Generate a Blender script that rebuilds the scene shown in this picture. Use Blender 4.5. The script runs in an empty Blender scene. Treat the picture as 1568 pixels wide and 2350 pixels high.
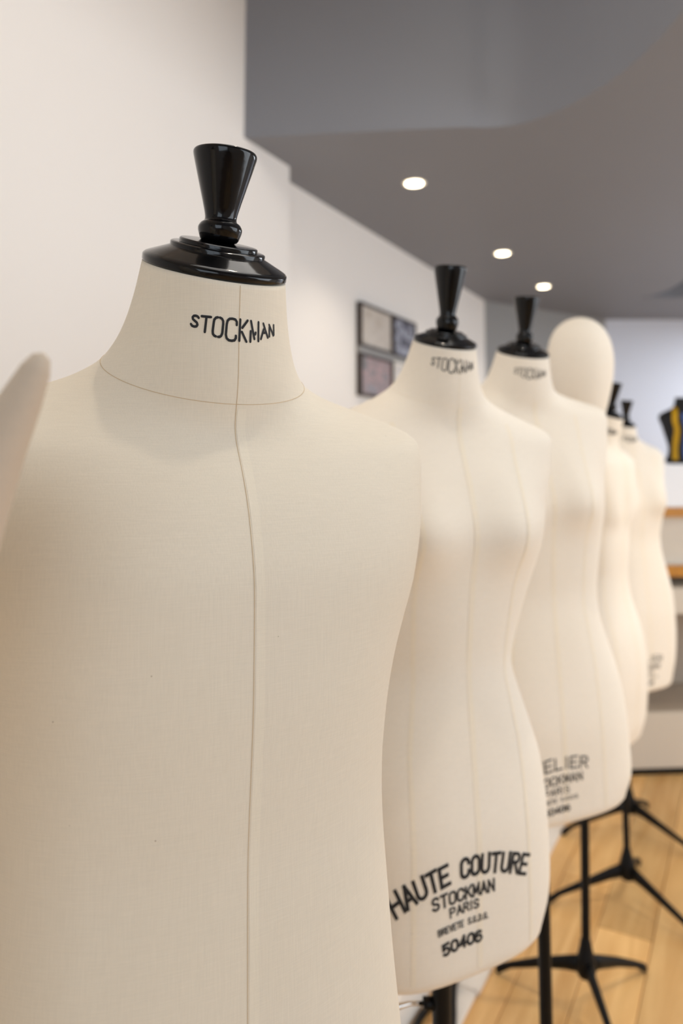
import bpy, bmesh, math, random
import numpy as np
from mathutils import Vector, Matrix
from math import sin, cos, tan, pi, radians, atan2, sqrt

sc = bpy.context.scene
COL = sc.collection
random.seed(4)

# ------------------------------------------------------------------ camera
YAW, PITCH = radians(28.744), radians(5.0)
cam_data = bpy.data.cameras.new('camera')
cam = bpy.data.objects.new('camera', cam_data)
COL.objects.link(cam)
cam.location = (0, 0, 1.32)
cam.rotation_euler = (pi / 2 + PITCH, 0, YAW)
cam_data.sensor_fit = 'VERTICAL'
cam_data.sensor_height = 36.0
cam_data.sensor_width = 24.0
cam_data.lens = 1700 / 2350 * 36.0
cam_data.shift_y = (911.27 - 1175) / 2350
cam_data.clip_start = 0.02
cam_data.dof.use_dof = True
cam_data.dof.focus_distance = 0.60
cam_data.dof.aperture_fstop = 3.6
sc.camera = cam

# ------------------------------------------------------------------ world, exposure, daylight
world = bpy.data.worlds.new('world')
sc.world = world
world.use_nodes = True
bg = world.node_tree.nodes['Background']
bg.inputs[0].default_value = (0.80, 0.90, 1.0, 1)
bg.inputs[1].default_value = 1.0
vs = sc.view_settings
vs.view_transform = 'Standard'
vs.look = 'None'
vs.gamma = 1.0
vs.use_curve_mapping = False
vs.exposure = 0.09
sc.cycles.use_denoising = True
sc.cycles.max_bounces = 10
sc.cycles.diffuse_bounces = 6
sc.cycles.sample_clamp_indirect = 6


def area_light(name, loc, target, sx, sy, power, color):
    d = bpy.data.lights.new(name, 'AREA')
    d.shape = 'RECTANGLE'
    d.size, d.size_y = sx, sy
    d.energy = power
    d.color = color
    o = bpy.data.objects.new(name, d)
    COL.objects.link(o)
    o.location = loc
    o.rotation_euler = (Vector(target) - Vector(loc)).to_track_quat('-Z', 'Y').to_euler()
    return o


# daylight through the shop window in the wall behind the camera, and an unseen source at the solid right wall
area_light('daylight_front', (1.35, -2.42, 1.5), (0.75, 2, 1.35), 2.0, 2.1, 27, (0.80, 0.90, 1.0))
area_light('daylight_side', (2.92, 2.2, 1.6), (0, 2.0, 1.4), 3.4, 1.9, 82, (0.82, 0.91, 1.0))
# unseen fill lights added over the camera and in the room beyond
area_light('unseen_fill_top', (0.0, 0.9, 3.28), (0.0, 0.9, 0), 1.0, 1.6, 14, (1.0, 0.97, 0.92))
area_light('unseen_fill_far', (1.0, 5.6, 2.38), (1.0, 5.6, 0), 1.4, 1.8, 60, (0.88, 0.94, 1.0))

# ------------------------------------------------------------------ materials
def new_mat(name):
    m = bpy.data.materials.new(name)
    m.use_nodes = True
    nt = m.node_tree
    b = nt.nodes['Principled BSDF']
    return m, nt, b


def simple(name, col, rough=0.6, metal=0.0, coat=0.0, spec=0.5, var=0.0, scale=8.0, bump=0.0):
    m, nt, b = new_mat(name)
    b.inputs['Base Color'].default_value = (*col, 1)
    b.inputs['Roughness'].default_value = rough
    b.inputs['Metallic'].default_value = metal
    b.inputs['Coat Weight'].default_value = coat
    b.inputs['Coat Roughness'].default_value = 0.05
    b.inputs['Specular IOR Level'].default_value = spec
    tc = nt.nodes.new('ShaderNodeTexCoord')
    nz = nt.nodes.new('ShaderNodeTexNoise')
    nz.inputs['Scale'].default_value = scale
    nz.inputs['Detail'].default_value = 4
    nt.links.new(tc.outputs['Object'], nz.inputs['Vector'])
    if var:
        mx = nt.nodes.new('ShaderNodeMix')
        mx.data_type = 'RGBA'
        mx.inputs[6].default_value = (*[c * (1 - var) for c in col], 1)
        mx.inputs[7].default_value = (*[min(1, c * (1 + var)) for c in col], 1)
        nt.links.new(nz.outputs['Fac'], mx.inputs[0])
        nt.links.new(mx.outputs[2], b.inputs['Base Color'])
    if bump:
        bp = nt.nodes.new('ShaderNodeBump')
        bp.inputs['Strength'].default_value = bump
        bp.inputs['Distance'].default_value = 0.001
        nt.links.new(nz.outputs['Fac'], bp.inputs['Height'])
        nt.links.new(bp.outputs[0], b.inputs['Normal'])
    return m


def canvas_mat(name, col):
    """Unbleached cotton canvas: fine crossed threads, slubs, a few dark flecks."""
    m, nt, b = new_mat(name)
    L = nt.links
    tc = nt.nodes.new('ShaderNodeTexCoord')

    def noise(vec_scale, scale, detail=2):
        mp = nt.nodes.new('ShaderNodeMapping')
        mp.inputs['Scale'].default_value = vec_scale
        L.new(tc.outputs['Object'], mp.inputs['Vector'])
        n = nt.nodes.new('ShaderNodeTexNoise')
        n.inputs['Scale'].default_value = scale
        n.inputs['Detail'].default_value = detail
        L.new(mp.outputs[0], n.inputs['Vector'])
        return n.outputs['Fac']
    weft = noise((1, 1, 26), 55)
    warp = noise((26, 26, 1), 40)
    cloud = noise((1, 1, 1), 6, 3)

    def math(op, a, c):
        n = nt.nodes.new('ShaderNodeMath')
        n.operation = op
        for i, v in enumerate((a, c)):
            if isinstance(v, (int, float)):
                n.inputs[i].default_value = v
            else:
                L.new(v, n.inputs[i])
        return n.outputs[0]
    thread = math('ADD', math('MULTIPLY', weft, 0.5), math('MULTIPLY', warp, 0.5))
    mx = nt.nodes.new('ShaderNodeMix')
    mx.data_type = 'RGBA'
    mx.inputs[6].default_value = (*[c * 0.90 for c in col], 1)
    mx.inputs[7].default_value = (*[min(1, c * 1.10) for c in col], 1)
    L.new(thread, mx.inputs[0])
    tint = nt.nodes.new('ShaderNodeMix')
    tint.data_type = 'RGBA'
    tint.blend_type = 'MULTIPLY'
    tint.inputs[7].default_value = (0.97, 0.96, 0.93, 1)
    L.new(cloud, tint.inputs[0])
    L.new(mx.outputs[2], tint.inputs[6])
    # flecks of seed husk
    vor = nt.nodes.new('ShaderNodeTexVoronoi')
    vor.inputs['Scale'].default_value = 42
    L.new(tc.outputs['Object'], vor.inputs['Vector'])
    wn = nt.nodes.new('ShaderNodeTexWhiteNoise')
    L.new(vor.outputs['Color'], wn.inputs['Vector'])
    fleck = math('MULTIPLY', math('LESS_THAN', vor.outputs['Distance'], 0.024),
                 math('GREATER_THAN', wn.outputs['Value'], 0.62))
    fl = nt.nodes.new('ShaderNodeMix')
    fl.data_type = 'RGBA'
    fl.inputs[7].default_value = (0.30, 0.22, 0.14, 1)
    L.new(math('MULTIPLY', fleck, 0.7), fl.inputs[0])
    L.new(tint.outputs[2], fl.inputs[6])
    L.new(fl.outputs[2], b.inputs['Base Color'])
    b.inputs['Roughness'].default_value = 0.88
    b.inputs['Specular IOR Level'].default_value = 0.25
    b.inputs['Sheen Weight'].default_value = 0.08
    bp = nt.nodes.new('ShaderNodeBump')
    bp.inputs['Strength'].default_value = 0.25
    bp.inputs['Distance'].default_value = 0.0004
    L.new(thread, bp.inputs['Height'])
    L.new(bp.outputs[0], b.inputs['Normal'])
    return m


def lin(r, g, b):
    f = lambda c: ((c / 255 + 0.055) / 1.055) ** 2.4 if c > 10 else c / 255 / 12.92
    return (f(r), f(g), f(b))


M_CANVAS = canvas_mat('canvas', lin(232, 222, 205))
M_PAD_SHADED = canvas_mat('canvas_shaded', lin(204, 188, 170))  # shade on the near shoulder end is put into this canvas colour
M_CANVAS2 = canvas_mat('canvas_pale', lin(243, 234, 220))
M_TAPE = canvas_mat('seam_allowance', lin(244, 233, 214))
M_TAPE_MALE = canvas_mat('seam_allowance_beige', lin(236, 226, 208))
M_THREAD = simple('thread', lin(208, 186, 154), 0.9)
M_INK = simple('stamp_ink', (0.012, 0.012, 0.014), 0.75)
M_LACQ = simple('black_lacquer', (0.003, 0.003, 0.0035), 0.12, spec=0.28, coat=0.1, var=0.2, scale=60, bump=0.15)
M_IRON = simple('black_iron', (0.0025, 0.0025, 0.003), 0.45, spec=0.2, var=0.2, scale=40)
M_CHROME = simple('chrome', (0.75, 0.74, 0.72), 0.2, metal=1.0)
M_WALL = simple('white_paint', lin(236, 232, 228), 0.75, var=0.01, scale=3, bump=0.03)
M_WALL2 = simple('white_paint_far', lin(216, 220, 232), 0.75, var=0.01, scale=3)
M_GREY = simple('grey_paint', lin(127, 129, 136), 0.55, var=0.02, scale=2)
M_GREYWALL = simple('grey_wall_paint', lin(150, 150, 150), 0.7, var=0.02, scale=2)
M_PLINTH = simple('plinth_white', lin(240, 232, 222), 0.5)
M_WHITE = simple('white_laminate', lin(236, 238, 242), 0.4)
M_WARMGREY = simple('warm_grey_laminate', lin(205, 196, 182), 0.5, var=0.02)
M_TAUPE = simple('taupe_laminate', lin(170, 156, 140), 0.55, var=0.02)
M_RIM = simple('white_metal', lin(235, 230, 220), 0.35)


def wood_mat(name, c1, c2, rough=0.4):
    m, nt, b = new_mat(name)
    L = nt.links
    tc = nt.nodes.new('ShaderNodeTexCoord')
    oi = nt.nodes.new('ShaderNodeObjectInfo')
    mp = nt.nodes.new('ShaderNodeMapping')
    mp.inputs['Scale'].default_value = (9, 0.9, 9)
    L.new(tc.outputs['Object'], mp.inputs['Vector'])
    sx = nt.nodes.new('ShaderNodeVectorMath')
    sx.operation = 'ADD'
    vm = nt.nodes.new('ShaderNodeVectorMath')
    vm.operation = 'SCALE'
    vm.inputs[0].default_value = (13, 31, 7)
    L.new(oi.outputs['Random'], vm.inputs['Scale'])
    L.new(mp.outputs[0], sx.inputs[0])
    L.new(vm.outputs[0], sx.inputs[1])
    n = nt.nodes.new('ShaderNodeTexNoise')
    n.inputs['Scale'].default_value = 2.2
    n.inputs['Detail'].default_value = 6
    n.inputs['Distortion'].default_value = 1.2
    L.new(sx.outputs[0], n.inputs['Vector'])
    mr = nt.nodes.new('ShaderNodeMapRange')
    mr.inputs[1].default_value = 0.3
    mr.inputs[2].default_value = 0.72
    L.new(n.outputs['Fac'], mr.inputs[0])
    mx = nt.nodes.new('ShaderNodeMix')
    mx.data_type = 'RGBA'
    mx.inputs[6].default_value = (*c1, 1)
    mx.inputs[7].default_value = (*c2, 1)
    L.new(mr.outputs[0], mx.inputs[0])
    hsv = nt.nodes.new('ShaderNodeHueSaturation')
    vr = nt.nodes.new('ShaderNodeMapRange')
    vr.inputs[3].default_value = 0.82
    vr.inputs[4].default_value = 1.16
    L.new(oi.outputs['Random'], vr.inputs[0])
    L.new(vr.outputs[0], hsv.inputs['Value'])
    L.new(mx.outputs[2], hsv.inputs['Color'])
    L.new(hsv.outputs[0], b.inputs['Base Color'])
    b.inputs['Roughness'].default_value = rough
    return m


M_OAK = wood_mat('oak_floor', lin(206, 158, 96), lin(234, 192, 130), 0.42)
M_EDGE = wood_mat('oak_edge', lin(172, 112, 12), lin(198, 134, 24), 0.45)
M_GAP = simple('floor_gap', lin(120, 84, 48), 0.8)


# ------------------------------------------------------------------ object helpers
def mesh_obj(name, verts, faces, mat, parent=None, smooth=True, loc=None, rotz=0.0):
    me = bpy.data.meshes.new(name)
    me.from_pydata([tuple(v) for v in verts], [], faces)
    me.update()
    if smooth:
        me.shade_smooth()
    if mat:
        me.materials.append(mat)
    o = bpy.data.objects.new(name, me)
    COL.objects.link(o)
    if parent:
        o.parent = parent
    if loc is not None:
        o.location = loc
        o.rotation_euler = (0, 0, rotz)
    return o


def bm_obj(name, bm, mat, parent=None, smooth=False, loc=None, rotz=0.0):
    bmesh.ops.recalc_face_normals(bm, faces=bm.faces)
    me = bpy.data.meshes.new(name)
    bm.to_mesh(me)
    bm.free()
    if smooth:
        me.shade_smooth()
    me.materials.append(mat)
    o = bpy.data.objects.new(name, me)
    COL.objects.link(o)
    if parent:
        o.parent = parent
    if loc is not None:
        o.location = loc
        o.rotation_euler = (0, 0, rotz)
    return o


def empty(name, loc, rotz, label, cat, group=None):
    o = bpy.data.objects.new(name, None)
    COL.objects.link(o)
    o.empty_display_size = 0.1
    o.location = loc
    o.rotation_euler = (0, 0, rotz)
    o['label'] = label
    o['category'] = cat
    if group:
        o['group'] = group
    return o


def box_bm(x0, y0, z0, x1, y1, z1, bevel=0.0, bm=None):
    bm = bm or bmesh.new()
    r = bmesh.ops.create_cube(bm, size=1)
    for v in r['verts']:
        v.co = ((x0 + x1) / 2 + v.co.x * (x1 - x0), (y0 + y1) / 2 + v.co.y * (y1 - y0), (z0 + z1) / 2 + v.co.z * (z1 - z0))
    if bevel:
        es = list({e for v in r['verts'] for e in v.link_edges})
        bmesh.ops.bevel(bm, geom=es, offset=bevel, segments=2, affect='EDGES')
    return bm


def lathe(profile, n=48):
    """profile [(r, z)] from bottom to top; closed at both ends with fans."""
    vs, fs = [], []
    for r, z in profile:
        for k in range(n):
            a = 2 * pi * k / n
            vs.append((r * cos(a), r * sin(a), z))
    for i in range(len(profile) - 1):
        for k in range(n):
            k2 = (k + 1) % n
            fs.append((i * n + k, i * n + k2, (i + 1) * n + k2, (i + 1) * n + k))
    fs.append(tuple(range(n - 1, -1, -1)))
    m = (len(profile) - 1) * n
    fs.append(tuple(range(m, m + n)))
    return vs, fs


def soften(profile, q=0.18, steps=2):
    """Chaikin-like rounding of a lathe profile, end points kept."""
    p = [tuple(x) for x in profile]
    for _ in range(steps):
        out = [p[0]]
        for a, b in zip(p[:-1], p[1:]):
            out.append((a[0] * (1 - q) + b[0] * q, a[1] * (1 - q) + b[1] * q))
            out.append((a[0] * q + b[0] * (1 - q), a[1] * q + b[1] * (1 - q)))
        out.append(p[-1])
        p = out
    return p


def tube(path, radii, n=10, closed=False):
    """Sweep a circle along a path of points."""
    P = [Vector(p) for p in path]
    if not hasattr(radii, '__len__'):
        radii = [radii] * len(P)
    vs, fs = [], []
    up = None
    N = len(P)
    for i, p in enumerate(P):
        a = P[(i - 1) % N] if (closed or i > 0) else P[i]
        b = P[(i + 1) % N] if (closed or i < N - 1) else P[i]
        t = (b - a).normalized()
        if up is None:
            up = Vector((0, 0, 1)) if abs(t.z) < 0.9 else Vector((1, 0, 0))
        s = t.cross(up).normalized()
        up = s.cross(t).normalized()
        for k in range(n):
            th = 2 * pi * k / n
            vs.append(p + (s * cos(th) + up * sin(th)) * radii[i])
    for i in range(N if closed else N - 1):
        j = (i + 1) % N
        for k in range(n):
            k2 = (k + 1) % n
            fs.append((i * n + k, i * n + k2, j * n + k2, j * n + k))
    if not closed:
        fs.append(tuple(range(n - 1, -1, -1)))
        fs.append(tuple(range((N - 1) * n, N * n)))
    return vs, fs


# ------------------------------------------------------------------ room
def strip_wall(name, pts, z0, z1, mat, thick=0.06, smooth=False):
    """A wall standing on a plan polyline, thickness to the left of its direction."""
    pts = [Vector((p[0], p[1])) for p in pts]
    n = len(pts)
    offs = []
    for i in range(n):
        a = pts[max(0, i - 1)]
        b = pts[min(n - 1, i + 1)]
        t = (b - a).normalized()
        offs.append(pts[i] + Vector((-t.y, t.x)) * thick)
    bm = bmesh.new()
    rows = []
    for i in range(n):
        rows.append([bm.verts.new((pts[i].x, pts[i].y, z0)), bm.verts.new((pts[i].x, pts[i].y, z1)),
                     bm.verts.new((offs[i].x, offs[i].y, z1)), bm.verts.new((offs[i].x, offs[i].y, z0))])
    for a, b in zip(rows[:-1], rows[1:]):
        for k in range(4):
            bm.faces.new((a[k], b[k], b[(k + 1) % 4], a[(k + 1) % 4]))
    bm.faces.new(rows[0])
    bm.faces.new(rows[-1][::-1])
    o = bm_obj(name, bm, mat)
    if smooth:
        o.data.shade_smooth()
        bpy.context.view_layer.objects.active = o
        for e in o.data.edges:
            pass
        o.data.set_sharp_from_angle(angle=radians(40))
    o['kind'] = 'structure'
    return o


HS, HT = 2.42, 3.30
strip_wall('wall_left', [(-1.545, 2.26), (-1.545, 4.852)], 0, HT, M_WALL)
pier = strip_wall('trim_1', [(-1.462, -2.5), (-1.462, 2.262)], 0, HT, M_WALL, 0.143)
pier['label'] = 'white wall projection left of the dress forms'
strip_wall('wall_back_left', [(-1.545, 4.852), (-0.935, 5.964)], 0, HT, M_GREYWALL)
strip_wall('wall_back', [(-0.935, 5.964), (3.0, 8.12)], 0, HT, M_WALL2)
strip_wall('wall_right', [(3.0, 8.2), (3.0, -2.5)], 0, HT, M_WALL)
# shop front behind the camera: wall with a large window opening
bm = box_bm(-1.6, -2.56, 0, 0.3, -2.5, HT)
box_bm(2.4, -2.56, 0, 3.06, -2.5, HT, bm=bm)
box_bm(0.3, -2.56, 0, 2.4, -2.5, 0.45, bm=bm)
box_bm(0.3, -2.56, 2.65, 2.4, -2.5, HT, bm=bm)
o = bm_obj('wall_front', bm, M_WALL)
o['kind'] = 'structure'
bm = box_bm(0.3, -2.55, 0.45, 0.35, -2.51, 2.65)
box_bm(2.35, -2.55, 0.45, 2.4, -2.51, 2.65, bm=bm)
box_bm(1.33, -2.55, 0.45, 1.37, -2.51, 2.65, bm=bm)
box_bm(0.3, -2.55, 0.45, 2.4, -2.51, 0.5, bm=bm)
box_bm(0.3, -2.55, 2.6, 2.4, -2.51, 2.65, bm=bm)
o = bm_obj('window_1', bm, M_IRON)
o['kind'] = 'structure'

# floor: sub-floor and oak planks laid along the row of forms
fl = bm_obj('floor', box_bm(-1.62, -2.56, -0.06, 3.1, 8.3, -0.012), M_GAP)
fl['kind'] = 'structure'
PW = 0.145
plank_meshes = []
for L_ in (1.2, 1.45, 1.7):
    bm = box_bm(-PW / 2 + 0.001, 0.001, -0.012, PW / 2 - 0.001, L_ - 0.001, 0.0, 0.0012)
    me = bpy.data.meshes.new('plank')
    bm.to_mesh(me)
    bm.free()
    me.materials.append(M_OAK)
    plank_meshes.append((L_, me))
x = -1.45 + PW / 2
nplank = 0
while x < 2.98:
    y = -0.6 - random.random() * 1.2
    while y < 7.3 and nplank < 296:
        L_, me = plank_meshes[random.randrange(3)]
        if y < 5.6 + max(0.0, x + 1.0) * 0.5:
            p = bpy.data.objects.new('plank', me)
            COL.objects.link(p)
            p.parent = fl
            p.location = (x, y, 0)
            nplank += 1
        y += L_
    x += PW

# dropped grey soffit with its curved free edge, an oval recess farther back, and the fascia above the edge
EDGE_KEYS = [(-1.462, 1.975), (-1.15, 2.105), (-0.93, 2.196), (-0.78, 2.262), (-0.69, 2.31), (-0.60, 2.325), (-0.50, 2.30), (-0.394, 2.245),
             (-0.29, 2.165), (-0.20, 2.068), (-0.096, 1.914), (0.06, 1.62), (0.24, 1.15), (0.42, 0.5), (0.55, -0.3), (0.6, -1.2), (0.6, -2.5)]


def catmull(keys, sub=6):
    K = [Vector(k) for k in keys]
    K = [K[0] * 2 - K[1]] + K + [K[-1] * 2 - K[-2]]
    out = []
    for i in range(1, len(K) - 2):
        for s in range(sub):
            t = s / sub
            p0, p1, p2, p3 = K[i - 1:i + 3]
            out.append(0.5 * ((2 * p1) + (p2 - p0) * t + (2 * p0 - 5 * p1 + 4 * p2 - p3) * t * t + (3 * p1 - p0 - 3 * p2 + p3) * t ** 3))
    out.append(K[-2])
    return out


edge = catmull(EDGE_KEYS)
hole = catmull([(-0.583, 5.271), (-0.478, 5.167), (-0.387, 5.024), (-0.304, 4.84), (-0.119, 4.398), (0.25, 4.15), (0.65, 4.3), (0.75, 4.8),
                (0.45, 5.3), (0.05, 5.47), (-0.30, 5.452), (-0.499, 5.378)], 4)[:-1]
outer = [(p.x, p.y) for p in edge] + [(3.0, -2.5), (3.0, 8.12), (-0.935, 5.964), (-1.545, 4.852), (-1.545, 2.262), (-1.462, 2.262)]
bm = bmesh.new()
es = []
for loop in (outer, [(p.x, p.y) for p in hole]):
    v = [bm.verts.new((a, b, HS)) for a, b in loop]
    es += [bm.edges.new((v[i], v[(i + 1) % len(v)])) for i in range(len(v))]
bmesh.ops.triangle_fill(bm, edges=es, use_beauty=True)
g = bmesh.ops.extrude_face_region(bm, geom=bm.faces[:])
for e in g['geom']:
    if isinstance(e, bmesh.types.BMVert):
        e.co.z += 0.004
soffit = bm_obj('ceiling', bm, M_GREY)
soffit['kind'] = 'structure'
strip_wall('trim_2', [(p.x, p.y) for p in edge], HS + 0.0042, HT, M_GREY, 0.05, True)['label'] = 'curved grey fascia above the dropped ceiling edge'
hp = [(p.x, p.y) for p in hole]
strip_wall('trim_3', hp + [hp[0]], HS + 0.0042, HS + 0.45, M_GREY, 0.03, True)
bm = box_bm(-0.9, 4.0, HS + 0.44, 1.0, 5.7, HS + 0.47)
o = bm_obj('trim_4', bm, M_GREY)
o['kind'] = 'structure'
up = bm_obj('ceiling_upper', box_bm(-1.65, -2.6, HT, 3.1, 8.3, HT + 0.06), M_WALL)
up['kind'] = 'structure'

# ------------------------------------------------------------------ downlights
M_LAMP, nt_, b_ = new_mat('lamp_lens')
b_.inputs['Base Color'].default_value = (1, 0.95, 0.85, 1)
b_.inputs['Emission Color'].default_value = (1.0, 0.86, 0.62, 1)
b_.inputs['Emission Strength'].default_value = 9.0


def downlight(x, y, label, power=5.0, z=HS, spread=115):
    e = empty('ceiling_downlight', (x, y, z), 0, label, 'downlight', 'recessed downlights in the grey ceiling')
    vs_, fs_ = lathe([(0.030, 0.0), (0.042, -0.002), (0.046, -0.003), (0.047, -0.001), (0.046, 0.0)], 36)
    # ring only: drop the two closing fans
    mesh_obj('rim', vs_, fs_[:-2], M_RIM, e)
    vs_, fs_ = lathe([(0.0345, -0.0035), (0.034, -0.0045), (0.030, -0.006), (0.015, -0.0075), (0.004, -0.008)][::-1], 36)
    mesh_obj('lens', vs_, fs_, M_LAMP, e)
    d = bpy.data.lights.new('downlight_beam', 'SPOT')
    d.energy = power
    d.color = (1.0, 0.88, 0.72)
    d.spot_size = radians(spread)
    d.spot_blend = 0.8
    d.shadow_soft_size = 0.03
    o = bpy.data.objects.new('downlight_beam', d)
    COL.objects.link(o)
    o.parent = e
    o.location = (0, 0, -0.012)


downlight(-1.117, 2.636, 'large lit downlight nearest the curved ceiling edge', 16)
downlight(-1.098, 3.775, 'lit downlight second along the row in the grey ceiling', 12)
downlight(-1.088, 4.627, 'lit downlight nearest the far grey wall', 12)

downlight(0.55, 2.35, 'unseen downlight added in the grey ceiling to the right of the forms', 50)  # this and the next two are out of view, added to brighten the forms
downlight(0.55, 3.55, 'farther unseen downlight added in the grey ceiling to the right of the forms', 22)
downlight(-0.10, 0.95, 'unseen downlight added in the high white ceiling above the front form', 34, HT, 150)

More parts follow.
